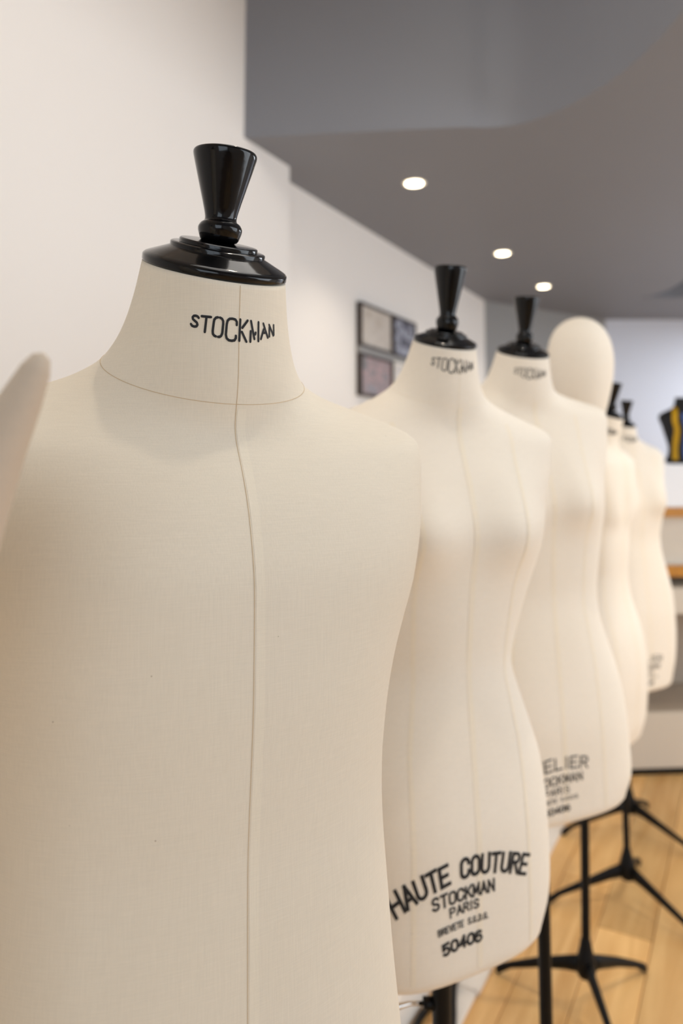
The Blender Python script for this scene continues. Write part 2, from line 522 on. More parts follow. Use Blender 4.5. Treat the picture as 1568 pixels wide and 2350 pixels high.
# ------------------------------------------------------------------ dress form cross-sections
# each row: height, half width, front depth, back depth, roundness, forward shift, side shift, forward tilt (degrees)
FORM = dict(
    M1=[
     (1.487,0.0623,0.0598,0.0598,2,0,0,22), (1.4563,0.067,0.0643,0.0643,2,-0.0067,0,23), (1.4256,0.0749,0.0719,0.0719,2,-0.0133,0,24),
     (1.395,0.094,0.0759,0.0759,2,-0.02,0,25), (1.386,0.1092,0.0689,0.0696,2,-0.0214,0,23.9), (1.377,0.1293,0.0718,0.0732,2,-0.0229,0,22.8),
     (1.37,0.1556,0.074,0.076,2,-0.024,0,22), (1.3643,0.177,0.077,0.0785,2.02,-0.0242,0,19.9), (1.359,0.1955,0.0797,0.0809,2.04,-0.0244,0,17.9),
     (1.35,0.2215,0.0844,0.0849,2.07,-0.0247,0,14.6), (1.343,0.2257,0.088,0.088,2.1,-0.025,0,12), (1.3336,0.2268,0.0915,0.0913,2.13,-0.025,0,10.4),
     (1.323,0.2257,0.0955,0.0951,2.16,-0.025,0,8.7), (1.3029,0.223,0.103,0.1022,2.23,-0.025,0,5.3), (1.295,0.2214,0.106,0.105,2.25,-0.025,0,4),
     (1.2722,0.2183,0.1102,0.1099,2.27,-0.0239,0,2.5), (1.2416,0.2113,0.1158,0.1166,2.29,-0.0223,0,0.4), (1.235,0.2095,0.117,0.118,2.3,-0.022,0,0),
     (1.2109,0.2033,0.1165,0.1155,2.29,-0.0215,0,0), (1.1802,0.1915,0.1158,0.1122,2.27,-0.0208,0,0), (1.1495,0.1804,0.1152,0.109,2.26,-0.0202,0,0),
     (1.14,0.1778,0.115,0.108,2.25,-0.02,0,0), (1.1188,0.1733,0.1131,0.1055,2.24,-0.0196,0,0), (1.0882,0.1691,0.1103,0.1019,2.23,-0.0191,0,0),
     (1.0575,0.1667,0.1075,0.0982,2.21,-0.0185,0,0), (1.03,0.1666,0.105,0.095,2.2,-0.018,0,0), (0.9961,0.1677,0.1056,0.0974,2.21,-0.0176,0,0),
     (0.9654,0.1701,0.1061,0.0997,2.22,-0.0173,0,0), (0.9348,0.1726,0.1066,0.1019,2.23,-0.0169,0,0), (0.9041,0.1751,0.1071,0.1041,2.23,-0.0166,0,0),
     (0.8734,0.1783,0.1076,0.1063,2.24,-0.0163,0,0), (0.85,0.1809,0.108,0.108,2.25,-0.016,0,0), (0.8427,0.1818,0.1081,0.1082,2.25,-0.0159,0,0),
     (0.812,0.1846,0.1086,0.1092,2.25,-0.0154,0,0), (0.7814,0.1849,0.1091,0.1101,2.25,-0.0149,0,0), (0.7507,0.1834,0.1095,0.1111,2.25,-0.0145,0,0),
     (0.72,0.1826,0.11,0.112,2.25,-0.014,0,0)],
    M2=[
     (1.502,0.0488,0.0468,0.0468,2,0,0,20), (1.4674,0.0564,0.0542,0.0542,2,-0.0099,0,21.8), (1.4328,0.0719,0.0605,0.0605,2,-0.0198,0,23.6),
     (1.425,0.0796,0.0609,0.0609,2,-0.022,0,24), (1.4138,0.0974,0.0552,0.0559,2,-0.0239,0,23.4), (1.4025,0.1209,0.0575,0.0588,2,-0.0259,0,22.7),
     (1.3982,0.1326,0.0584,0.0599,2,-0.0266,0,22.5), (1.3913,0.1514,0.0597,0.0617,2,-0.0278,0,22.1), (1.38,0.1823,0.0637,0.0649,2.03,-0.0291,0,19.1),
     (1.3688,0.2057,0.0679,0.0681,2.06,-0.0304,0,15.9), (1.3636,0.2082,0.0698,0.0695,2.08,-0.031,0,14.5), (1.3575,0.21,0.0721,0.0713,2.09,-0.0317,0,12.7),
     (1.3462,0.2086,0.076,0.0745,2.12,-0.0325,0,10.7), (1.335,0.2066,0.0799,0.0778,2.15,-0.0331,0,9.1), (1.329,0.2054,0.082,0.0796,2.17,-0.0334,0,8.2),
     (1.3,0.1995,0.092,0.088,2.25,-0.035,0,4), (1.2944,0.1984,0.0926,0.0885,2.25,-0.0346,0,3.7), (1.2598,0.1857,0.0963,0.0918,2.22,-0.0323,0,1.8),
     (1.226,0.1798,0.1,0.095,2.2,-0.03,0,0), (1.1906,0.1707,0.0974,0.0924,2.18,-0.03,0,0), (1.156,0.1587,0.0949,0.0899,2.16,-0.03,0,0),
     (1.13,0.1483,0.093,0.088,2.15,-0.03,0,0), (1.1214,0.1451,0.0919,0.0869,2.15,-0.03,0,0), (1.0868,0.1325,0.0877,0.0827,2.13,-0.03,0,0),
     (1.0522,0.1221,0.0834,0.0784,2.11,-0.03,0,0), (1.025,0.1159,0.08,0.075,2.1,-0.03,0,0), (1.0176,0.1154,0.0808,0.076,2.11,-0.03,0,0),
     (0.983,0.124,0.0843,0.0806,2.17,-0.03,0,0), (0.9484,0.1363,0.0878,0.0852,2.24,-0.03,0,0), (0.9138,0.1479,0.0914,0.0898,2.3,-0.03,0,0),
     (0.8792,0.1588,0.0949,0.0944,2.36,-0.03,0,0), (0.8446,0.1628,0.0984,0.0991,2.42,-0.03,0,0), (0.81,0.1655,0.102,0.1037,2.48,-0.03,0,0),
     (0.8,0.1655,0.103,0.105,2.5,-0.03,0,0), (0.7754,0.166,0.1025,0.105,2.58,-0.03,0,0), (0.7408,0.1661,0.1019,0.105,2.68,-0.03,0,0),
     (0.7062,0.1646,0.1013,0.105,2.79,-0.03,0,0), (0.6716,0.1593,0.1006,0.105,2.89,-0.03,0,0), (0.637,0.145,0.1,0.105,3,-0.03,0,0)],
    M3=[
     (1.545,0.0535,0.0513,0.0513,2,0,0,20), (1.509,0.0614,0.0584,0.0584,2,-0.0099,0,21.8), (1.473,0.0788,0.0605,0.0605,2,-0.0198,0,23.6),
     (1.465,0.0931,0.0609,0.0609,2,-0.022,0,24), (1.4556,0.118,0.0559,0.0567,2,-0.0244,0.0003,23.2), (1.4462,0.1563,0.0587,0.0603,2,-0.0269,0.001,22.4),
     (1.442,0.1747,0.06,0.062,2,-0.028,0.0013,22), (1.437,0.1941,0.062,0.0636,2.02,-0.0286,0.0016,20.4), (1.4275,0.2047,0.0659,0.0665,2.05,-0.0298,0.0023,17.5),
     (1.4181,0.2066,0.0697,0.0695,2.07,-0.031,0.003,14.5), (1.41,0.2063,0.073,0.072,2.1,-0.032,0.0036,12), (1.401,0.2055,0.0754,0.0741,2.12,-0.0324,0.0042,11),
     (1.39,0.2032,0.0784,0.0766,2.14,-0.0329,0.005,9.7), (1.365,0.1978,0.0852,0.0823,2.2,-0.0339,0.0068,6.9), (1.34,0.1922,0.092,0.088,2.25,-0.035,0.0086,4),
     (1.329,0.1897,0.0929,0.0888,2.24,-0.0345,0.0094,3.6), (1.293,0.1794,0.0957,0.0913,2.23,-0.0327,0.0119,2.1), (1.257,0.1712,0.0986,0.0938,2.21,-0.0309,0.0145,0.7),
     (1.239,0.1678,0.1,0.095,2.2,-0.03,0.0155,0), (1.221,0.1654,0.0986,0.0936,2.19,-0.03,0.0164,0), (1.185,0.1613,0.0958,0.0908,2.17,-0.03,0.0182,0),
     (1.15,0.1556,0.093,0.088,2.15,-0.03,0.02,0), (1.113,0.149,0.0882,0.0832,2.13,-0.03,0.0218,0), (1.077,0.1439,0.0835,0.0785,2.11,-0.03,0.0237,0),
     (1.05,0.1405,0.08,0.075,2.1,-0.03,0.025,0), (1.041,0.1411,0.0808,0.0761,2.11,-0.03,0.0251,0), (1.005,0.1443,0.0841,0.0804,2.17,-0.03,0.0255,0),
     (0.969,0.1539,0.0875,0.0847,2.23,-0.03,0.0259,0), (0.933,0.1655,0.0908,0.089,2.29,-0.03,0.0263,0), (0.897,0.1773,0.0941,0.0934,2.34,-0.03,0.0267,0),
     (0.861,0.1851,0.0974,0.0977,2.4,-0.03,0.0271,0), (0.825,0.1898,0.1007,0.102,2.46,-0.03,0.0275,0), (0.8,0.1915,0.103,0.105,2.5,-0.03,0.0278,0),
     (0.789,0.1918,0.1028,0.105,2.54,-0.03,0.0279,0), (0.753,0.193,0.1021,0.105,2.65,-0.03,0.0283,0), (0.717,0.1934,0.1014,0.105,2.77,-0.03,0.0287,0),
     (0.681,0.1918,0.1007,0.105,2.88,-0.03,0.0291,0), (0.645,0.176,0.1,0.105,3,-0.03,0.0295,0)],
    M4=[
     (1.466,0.043,0.0413,0.0413,2,0,0.006,20), (1.4266,0.0464,0.0445,0.0445,2,-0.0146,0.006,21.9), (1.3872,0.0498,0.0478,0.0478,2,-0.0292,0.006,23.9),
     (1.3762,0.0623,0.052,0.052,2,-0.0278,0.006,23.3), (1.3675,0.0745,0.052,0.052,2,-0.0256,0.006,22.6), (1.36,0.1,0.054,0.0558,2,-0.0238,0.006,22),
     (1.35,0.12,0.0587,0.0594,2.04,-0.0213,0.006,18), (1.3412,0.1375,0.0628,0.0625,2.07,-0.019,0.006,14.5), (1.335,0.15,0.0657,0.0648,2.1,-0.0175,0.006,12),
     (1.3238,0.1489,0.0692,0.0677,2.13,-0.0232,0.006,10.4), (1.315,0.1481,0.0719,0.07,2.15,-0.0253,0.006,9.1), (1.3084,0.1474,0.074,0.0718,2.17,-0.0269,0.006,8.1),
     (1.28,0.1447,0.0828,0.0792,2.25,-0.0349,0.006,4), (1.269,0.1436,0.0835,0.0798,2.25,-0.0361,0.006,3.6), (1.2296,0.1398,0.0858,0.0818,2.23,-0.0444,0.006,2.3),
     (1.1902,0.136,0.0882,0.0839,2.21,-0.06,0.006,1), (1.16,0.13,0.09,0.0855,2.2,-0.0668,0.006,0), (1.1508,0.1277,0.0894,0.0849,2.19,-0.0668,0.006,0),
     (1.1114,0.1178,0.0866,0.0821,2.17,-0.0585,0.006,0), (1.072,0.1108,0.0838,0.0793,2.15,-0.0505,0.006,0), (1.0326,0.1049,0.0795,0.075,2.13,-0.0485,0.006,0),
     (0.9932,0.0991,0.0751,0.0706,2.11,-0.0468,0.006,0), (0.966,0.095,0.072,0.0675,2.1,-0.0459,0.006,0), (0.9538,0.0981,0.0729,0.0687,2.12,-0.0464,0.006,0),
     (0.9144,0.1083,0.076,0.0727,2.18,-0.0469,0.006,0), (0.875,0.1184,0.0791,0.0767,2.24,-0.0423,0.006,0), (0.8356,0.1286,0.0821,0.0807,2.3,-0.0355,0.006,0),
     (0.7962,0.1339,0.0852,0.0847,2.36,-0.0278,0.006,0), (0.7568,0.1384,0.0883,0.0887,2.41,-0.0251,0.006,0), (0.7174,0.143,0.0913,0.0927,2.47,-0.0254,0.006,0),
     (0.7,0.145,0.0927,0.0945,2.5,-0.0266,0.006,0), (0.678,0.145,0.0924,0.0945,2.55,-0.0269,0.006,0), (0.6386,0.145,0.0919,0.0945,2.64,-0.0278,0.006,0),
     (0.5992,0.145,0.0915,0.0945,2.73,-0.0315,0.006,0), (0.5598,0.1449,0.091,0.0945,2.82,-0.0361,0.006,0), (0.5204,0.135,0.0905,0.0945,2.91,-0.0389,0.006,0),
     (0.481,0.125,0.09,0.0945,3,-0.0494,0.006,0)],
    M5=[
     (1.459,0.0389,0.0373,0.0373,2,0,0.035,20), (1.4214,0.0553,0.053,0.053,2,-0.0153,0.036,22.8), (1.405,0.0786,0.0609,0.0609,2,-0.022,0.0365,24),
     (1.3944,0.1012,0.0567,0.0578,2,-0.0252,0.0369,22.9), (1.385,0.122,0.06,0.062,2,-0.028,0.0372,22), (1.3731,0.1593,0.0634,0.0646,2.03,-0.0291,0.0376,19.4),
     (1.3625,0.1745,0.0665,0.067,2.05,-0.03,0.0379,17), (1.3519,0.1831,0.0696,0.0694,2.07,-0.0309,0.0383,14.6), (1.3461,0.1835,0.0712,0.0706,2.09,-0.0315,0.0385,13.4),
     (1.3412,0.1839,0.0726,0.0717,2.1,-0.0319,0.0386,12.3), (1.3306,0.1842,0.076,0.0745,2.12,-0.0325,0.039,10.7), (1.32,0.1831,0.0793,0.0773,2.15,-0.033,0.0393,9.3),
     (1.3084,0.1803,0.083,0.0804,2.18,-0.0336,0.0397,7.8), (1.28,0.173,0.092,0.088,2.25,-0.035,0.0407,4), (1.2708,0.1712,0.0927,0.0886,2.25,-0.0346,0.041,3.7),
     (1.2332,0.1677,0.0954,0.091,2.23,-0.0329,0.0422,2.3), (1.1955,0.166,0.0981,0.0934,2.21,-0.0312,0.0435,0.9), (1.17,0.1629,0.1,0.095,2.2,-0.03,0.0443,0),
     (1.1579,0.1586,0.0988,0.0938,2.19,-0.03,0.0447,0), (1.1202,0.1472,0.095,0.09,2.16,-0.03,0.046,0), (1.1,0.1433,0.093,0.088,2.15,-0.03,0.0467,0),
     (1.0826,0.1408,0.0898,0.0848,2.14,-0.03,0.0472,0), (1.045,0.1342,0.0828,0.0778,2.11,-0.03,0.0485,0), (1.03,0.1361,0.08,0.075,2.1,-0.03,0.049,0),
     (1.0073,0.1354,0.0819,0.0775,2.13,-0.03,0.0498,0), (0.9697,0.141,0.0851,0.0817,2.19,-0.03,0.0506,0), (0.932,0.1506,0.0883,0.0859,2.25,-0.03,0.0514,0),
     (0.8944,0.1592,0.0916,0.0901,2.3,-0.03,0.0521,0), (0.8568,0.1671,0.0948,0.0942,2.36,-0.03,0.0529,0), (0.8191,0.1716,0.098,0.0984,2.41,-0.03,0.0536,0),
     (0.7815,0.1717,0.1012,0.1026,2.47,-0.03,0.0544,0), (0.76,0.1714,0.103,0.105,2.5,-0.03,0.0548,0), (0.7438,0.171,0.1028,0.105,2.53,-0.03,0.0551,0),
     (0.7062,0.1702,0.1023,0.105,2.61,-0.03,0.0559,0), (0.6686,0.1667,0.1019,0.105,2.69,-0.03,0.0566,0), (0.6309,0.1615,0.1014,0.105,2.77,-0.03,0.0574,0),
     (0.5933,0.1547,0.1009,0.105,2.84,-0.03,0.0581,0), (0.5556,0.1421,0.1005,0.105,2.92,-0.03,0.0589,0), (0.518,0.1295,0.1,0.105,3,-0.03,0.0596,0)],
)


def pchip(xs, ys, xq):
    """Monotone cubic interpolation (xs ascending)."""
    h = np.diff(xs)
    d = np.diff(ys) / h
    m = np.zeros_like(ys)
    m[0], m[-1] = d[0], d[-1]
    for i in range(1, len(xs) - 1):
        if d[i - 1] * d[i] > 0:
            w1, w2 = 2 * h[i] + h[i - 1], h[i] + 2 * h[i - 1]
            m[i] = (w1 + w2) / (w1 / d[i - 1] + w2 / d[i])
    k = np.clip(np.searchsorted(xs, xq) - 1, 0, len(h) - 1)
    t = (xq - xs[k]) / h[k]
    return ((2 * t ** 3 - 3 * t ** 2 + 1) * ys[k] + (t ** 3 - 2 * t ** 2 + t) * h[k] * m[k]
            + (-2 * t ** 3 + 3 * t ** 2) * ys[k + 1] + (t ** 3 - t ** 2) * h[k] * m[k + 1])


class Torso:
    """Surface of a dress form: S(theta, z); theta 0 is the front, local +X its right side."""

    def __init__(self, rows, bust=None, slant=0.0):
        self.slant = slant
        T = np.array(rows[::-1], float)
        # dense table; depths, shifts and tilts are smoothed along the height so that no ridge shows
        self.zb, self.zt = T[0, 0], T[-1, 0]
        self.T = T
        n = 600
        self.zg = np.linspace(self.zb, self.zt, n)
        dz = self.zg[1] - self.zg[0]
        self.G = []
        for c in range(1, 8):
            g = pchip(T[:, 0], T[:, c], self.zg)
            sig = (0.004 if c == 1 else 0.016) / dz
            k = np.arange(-int(3 * sig), int(3 * sig) + 1)
            w = np.exp(-0.5 * (k / sig) ** 2)
            w /= w.sum()
            m = len(k) // 2
            pad = np.concatenate([2 * g[0] - g[m:0:-1], g, 2 * g[-1] - g[-2:-m - 2:-1]])
            self.G.append(np.convolve(pad, w, 'valid'))
        self.bust = bust

    def rows_at(self, z):
        z = np.asarray(z, float)
        return [np.interp(z, self.zg, g) for g in self.G]

    def S(self, th, z, inset=0.0):
        th, z = np.broadcast_arrays(np.asarray(th, float), np.asarray(z, float))
        a, bf, bb, n, off, lat, tau = self.rows_at(z)
        a, bf, bb = a - inset, bf - inset, bb - inset
        s, c = np.sin(th), np.cos(th)
        e = 2 / n
        x = a * np.sign(s) * np.abs(s) ** e
        y = np.where(c >= 0, bf, bb) * np.sign(c) * np.abs(c) ** e
        if self.bust:
            zc, A, x0, w, h = self.bust
            g = np.where(z > zc, np.exp(-((z - zc) / (h * 1.25)) ** 2), np.exp(-((z - zc) / (h * 0.75)) ** 2))
            y = y + A * g * np.clip(c, 0, 1) ** 0.5 * (np.exp(-((x - x0) / w) ** 2) + np.exp(-((x + x0) / w) ** 2))
        w = np.clip((self.zb + 0.26 - z) / 0.26, 0, 1)
        zz = z - y * np.tan(np.radians(tau)) - self.slant * x * w * w
        return np.stack([x - lat, y + off, zz], -1)

    def N(self, th, z):
        e = 1e-3
        du = self.S(th + e, z) - self.S(th - e, z)
        dv = self.S(th, z + e * 0.5) - self.S(th, z - e * 0.5)
        n = np.cross(dv, du)
        n = n / np.maximum(np.linalg.norm(n, axis=-1, keepdims=True), 1e-9)
        # outward
        return n

    def theta_at(self, s, z):
        """theta for arc length s to the viewer's right of the front centre at level z."""
        s = np.asarray(s, float)
        z = np.asarray(z, float)
        th = np.linspace(-1.55, 1.55, 401)
        out = np.zeros_like(s)
        lev, inv = np.unique(np.round(z, 4), return_inverse=True)
        for i, zz in enumerate(lev):
            P = self.S(th, np.full_like(th, zz))
            L_ = np.concatenate([[0], np.cumsum(np.linalg.norm(np.diff(P, axis=0), axis=1))])
            L_ -= np.interp(0, th, L_)
            k = inv.ravel() == i
            out.ravel()[k] = np.interp(-s.ravel()[k], L_, th)
        return out

    def wrap(self, s, t, z0, lift):
        """Points on the surface for flat print coordinates (s to the right, t up)."""
        s = np.asarray(s, float)
        z = z0 + np.asarray(t, float)
        th = self.theta_at(s, np.full_like(s, z0))
        P = self.S(th, z)
        return P + self.N(th, z) * lift

    def mesh(self, nth=128, nz=90):
        z = np.concatenate([np.linspace(self.zb, self.zb + 0.08, 10)[:-1],
                            np.linspace(self.zb + 0.08, self.zt - 0.17, nz - 50)[:-1], np.linspace(self.zt - 0.17, self.zt, 50)])
        th = np.linspace(0, 2 * pi, nth, endpoint=False)
        rings = [self.S(th, np.full(nth, self.zb), i) + np.array([0, 0, -d])
                 for i, d in ((0.030, 0.0165), (0.014, 0.0160), (0.0062, 0.0130), (0.0016, 0.0070))]
        rings += [self.S(th, np.full(nth, zz)) for zz in z]
        top = rings[-1]
        c = top.mean(0)
        rings.append(c + (top - c) * 0.6 + np.array([0, 0, 0.0005]))
        vs = np.concatenate(rings)
        fs = []
        for i in range(len(rings) - 1):
            for k in range(nth):
                k2 = (k + 1) % nth
                fs.append((i * nth + k, (i + 1) * nth + k, (i + 1) * nth + k2, i * nth + k2))
        fs.append(tuple(range(nth)))
        m = (len(rings) - 1) * nth
        fs.append(tuple(range(m + nth - 1, m - 1, -1)))
        return vs, fs


# ------------------------------------------------------------------ stencil letters as stroke paths in a unit box
def arc(cx, cy, rx, ry, a0, a1, n=8):
    return [(cx + rx * cos(radians(a0 + (a1 - a0) * k / n)), cy + ry * sin(radians(a0 + (a1 - a0) * k / n))) for k in range(n + 1)]


BOLD = {
    'H': [[(0, 0), (0, 1)], [(1, 0), (1, 1)], [(0, .5), (1, .5)]],
    'A': [[(0, 0), (.5, 1)], [(.5, 1), (1, 0)], [(.2, .33), (.8, .33)]],
    'U': [[(0, 1), (0, .3)] + arc(.5, .3, .5, .3, 180, 360)[1:] + [(1, 1)]],
    'T': [[(0, 1), (1, 1)], [(.5, 1), (.5, 0)]],
    'E': [[(0, 0), (0, 1)], [(0, 1), (.95, 1)], [(0, .5), (.8, .5)], [(0, 0), (.95, 0)]],
    'C': [[(1, .72)] + arc(.5, .72, .5, .28, 0, 180) + arc(.5, .28, .5, .28, 180, 360)],
    'O': [arc(.5, .72, .5, .28, 0, 180) + arc(.5, .28, .5, .28, 180, 360) + [(1, .72)]],
    'R': [[(0, 0), (0, 1)], [(0, 1), (.6, 1)] + arc(.6, .76, .38, .24, 90, -90)[1:] + [(0, .52)], [(.45, .52), (1, 0)]],
    'S': [arc(.5, .75, .46, .25, 20, 250, 9) + arc(.5, .25, .48, .25, 75, -160, 9)],
    'K': [[(0, 0), (0, 1)], [(1, 1), (.05, .42)], [(.35, .6), (1, 0)]],
    'M': [[(0, 0), (0, 1)], [(0, 1), (.5, .25)], [(.5, .25), (1, 1)], [(1, 1), (1, 0)]],
    'N': [[(0, 0), (0, 1)], [(0, 1), (1, 0)], [(1, 0), (1, 1)]],
    'P': [[(0, 0), (0, 1)], [(0, 1), (.6, 1)] + arc(.6, .74, .38, .26, 90, -90)[1:] + [(0, .48)]],
    'I': [[(.5, 0), (.5, 1)]],
    'B': [[(0, 0), (0, 1)], [(0, 1), (.55, 1)] + arc(.55, .76, .36, .24, 90, -90)[1:] + [(0, .52)],
          [(.55, .52)] + arc(.55, .26, .42, .26, 90, -90)[1:] + [(0, 0)]],
    'V': [[(0, 1), (.5, 0)], [(.5, 0), (1, 1)]],
    'D': [[(0, 0), (0, 1)], [(0, 1), (.45, 1)] + arc(.45, .5, .52, .5, 90, -90)[1:] + [(0, 0)]],
    'G': [[(1, .75)] + arc(.5, .72, .5, .28, 10, 180) + arc(.5, .28, .5, .28, 180, 360) + [(1, .45), (.6, .45)]],
    'L': [[(0, 1), (0, 0)], [(0, 0), (.95, 0)]],
    '0': [arc(.5, .7, .5, .3, 0, 180) + arc(.5, .3, .5, .3, 180, 360) + [(1, .7)]],
    '4': [[(.75, 0), (.75, 1)], [(.75, 1), (0, .3)], [(0, .3), (1, .3)]],
    '5': [[(.95, 1), (.1, 1)], [(.1, 1), (.08, .55)], [(.08, .55)] + arc(.45, .32, .5, .32, 110, -140, 10)],
    '6': [[(.85, .92)] + arc(.5, .7, .5, .3, 60, 180, 6) + [(0, .3)], arc(.5, .3, .5, .3, 0, 360, 14)],
    '.': [[(.45, 0), (.55, .06)]],
}
NECK = {   # thin rounded stencil letters with their gaps
    'S': [[(.95, .86), (.8, .97), (.55, 1.0), (.28, .95), (.14, .80), (.22, .64), (.5, .52), (.78, .40), (.9, .22), (.76, .05), (.5, 0), (.22, .03), (.04, .16)]],
    'T': [[(0, .95), (1, 1)], [(.52, .93), (.48, 0)]],
    'O': [[(.42, 1), (.25, .97), (.1, .86), (.06, .7), (.02, .25), (.06, .1), (.2, .02), (.34, 0)],
          [(.62, 1), (.82, .96), (.95, .84), (.96, .7), (.92, .22), (.84, .08), (.7, 0), (.56, -.01)]],
    'C': [[(.98, .74), (.98, .88), (.84, .98), (.56, 1), (.3, .98), (.12, .88), (.06, .72), (.02, .24), (.1, .09), (.3, .01), (.55, 0), (.8, .03), (.92, .14), (.92, .24)]],
    'K': [[(.1, 1), (.02, 0)], [(.95, .98), (.34, .62)], [(.30, .42), (.8, -.02)]],
    'M': [[(.06, .5), (0, 0)], [(.1, 1), (.46, .14)], [(.56, .36), (.62, .44)], [(1, .96), (.92, .04)]],
    'A': [[(0, 0), (.44, .62)], [(.42, 1), (1, .08)], [(.36, .40), (.62, .40)]],
    'N': [[(.1, .78), (0, 0)], [(.08, 1), (.8, .06)], [(1, .95), (.92, .12)]],
}


def stroke(poly, place, width, cap, lift_map, verts, faces, step):
    """Ribbon along a polyline. place maps glyph coordinates to print coordinates."""
    P = np.array([place(*p) for p in poly])
    seg = np.linalg.norm(np.diff(P, axis=0), axis=1)
    L_ = np.concatenate([[0], np.cumsum(seg)])
    k = max(2, int(L_[-1] / step) + 1)
    q = np.unique(np.concatenate([np.linspace(0, L_[-1], k), L_]))
    X = np.stack([np.interp(q, L_, P[:, 0]), np.interp(q, L_, P[:, 1])], 1)
    d = np.gradient(X, axis=0)
    d /= np.maximum(np.linalg.norm(d, axis=1, keepdims=True), 1e-9)
    nrm = np.stack([-d[:, 1], d[:, 0]], 1)
    w = np.full(len(X), width / 2)
    if cap == 'round':
        e = width / 2
        X = np.concatenate([[X[0] - d[0] * e], [X[0] - d[0] * e * .6], X, [X[-1] + d[-1] * e * .6], [X[-1] + d[-1] * e]])
        nrm = np.concatenate([[nrm[0]], [nrm[0]], nrm, [nrm[-1]], [nrm[-1]]])
        w = np.concatenate([[e * .3, e * .8], w, [e * .8, e * .3]])
    else:
        X = np.concatenate([[X[0] - d[0] * width / 2], X, [X[-1] + d[-1] * width / 2]])
        nrm = np.concatenate([[nrm[0]], nrm, [nrm[-1]]])
        w = np.concatenate([[width / 2], w, [width / 2]])
    A = X + nrm * w[:, None]
    B = X - nrm * w[:, None]
    Q = np.concatenate([A, B])
    W = lift_map(Q[:, 0], Q[:, 1])
    b0 = len(verts)
    m = len(X)
    verts.extend([tuple(v) for v in W])
    for i in range(m - 1):
        faces.append((b0 + i, b0 + i + 1, b0 + m + i + 1, b0 + m + i))


def neck_word(torso, name, parent, z0, s0, s1, hmax, width, lift):
    """The bowed brand word round the neck: tallest in the middle, upper and lower edges arched."""
    word = 'STOCKMAN'
    wid = [0.78, 0.95, 1.08, 1.16, 1.0, 1.08, 1.0, 0.85]
    hts = [0.52, 0.74, 0.90, 1.04, 1.0, 0.98, 0.74, 0.56]
    mid = [0.10, 0.06, 0.02, -0.02, 0.0, -0.02, 0.0, 0.02]
    gap = 0.26
    tot = sum(wid) + gap * 7
    u = (s1 - s0) / tot
    verts, faces = [], []
    s = s0
    for ch, w, h, m in zip(word, wid, hts, mid):
        ww, hh = w * u, h * hmax
        place = lambda gx, gy, s=s, ww=ww, hh=hh, m=m: (s + gx * ww, (gy - 0.5) * hh + m * hmax)
        for poly in NECK[ch]:
            stroke(poly, place, width, 'round', lambda S_, T_: torso.wrap(S_, T_, z0, lift), verts, faces, 0.0015)
        s += ww + gap * u
    return mesh_obj(name, verts, faces, M_INK, parent, smooth=False)


SLANT = 0.07


def stamp_line(torso, text, z0, sc_, half, h, width, lift, verts, faces, bow=0.0, ratio=0.62, space=0.7):
    """One straight or bowed line of capitals, sc_ its centre, half its half length."""
    adv = [0.0]
    spans = []
    x_ = 0.0
    for ch in text:
        w = {' ': space, 'I': 0.35, '.': 0.28}.get(ch, 1.0)
        spans.append((x_, w))
        x_ += w + 0.42
    tot = x_ - 0.42
    u = 2 * half / tot
    for ch, (x0, w) in zip(text, spans):
        if ch == ' ':
            continue

        def place(gx, gy, x0=x0, w=w):
            s = sc_ - half + (x0 + gx * w) * u
            c = (s - sc_) / half
            mid_c = ((x0 + w / 2) * u - half) / half
            t = gy * h - bow * mid_c * mid_c + SLANT * (s - sc_)
            # letters of a bowed line lean with the curve
            slope = -2 * bow * mid_c / half + SLANT
            ds = (gx - 0.5) * w * u
            return (s - slope * (gy - 0.5) * h, t + slope * ds)
        for poly in BOLD[ch]:
            stroke(poly, place, width, 'butt', lambda S_, T_: torso.wrap(S_, T_, z0, lift), verts, faces, 0.002)


def surface_line(torso, name, parent, th, z, r, mat, nside=5):
    P = torso.S(th, z) + torso.N(th, z) * r * 0.25
    vs_, fs_ = tube(P, r, nside)
    return mesh_obj(name, vs_, fs_, mat, parent)


def surface_band(torso, name, parent, s0, s1, z, lift, mat):
    """A flat band on the surface between two arc offsets from the front centre."""
    z = np.asarray(z)
    cols = 4
    vs_, fs_ = [], []
    for k in range(cols):
        s = s0 + (s1 - s0) * k / (cols - 1)
        th = torso.theta_at(np.full_like(z, s), z)
        P = torso.S(th, z) + torso.N(th, z) * lift
        vs_ += [tuple(p) for p in P]
    n = len(z)
    for k in range(cols - 1):
        for i in range(n - 1):
            fs_.append((k * n + i, k * n + i + 1, (k + 1) * n + i + 1, (k + 1) * n + i))
    return mesh_obj(name, vs_, fs_, mat, parent)


CAP_PROFILE = [(0.0, -0.02), (0.93, -0.02), (1.0, 0.02), (1.0, 0.10), (0.965, 0.135), (0.66, 0.27), (0.655, 0.275), (0.655, 0.325), (0.63, 0.34),
               (0.545, 0.342), (0.54, 0.345), (0.54, 0.385), (0.52, 0.40), (0.26, 0.405)]
FINIAL_PROFILE = [(0.20, 0.395), (0.27, 0.42), (0.315, 0.54), (0.318, 0.60), (0.285, 0.655), (0.235, 0.685), (0.225, 0.73), (0.245, 0.83),
                  (0.452, 1.56), (0.458, 1.61), (0.442, 1.64), (0.39, 1.652), (0.2, 1.654)]


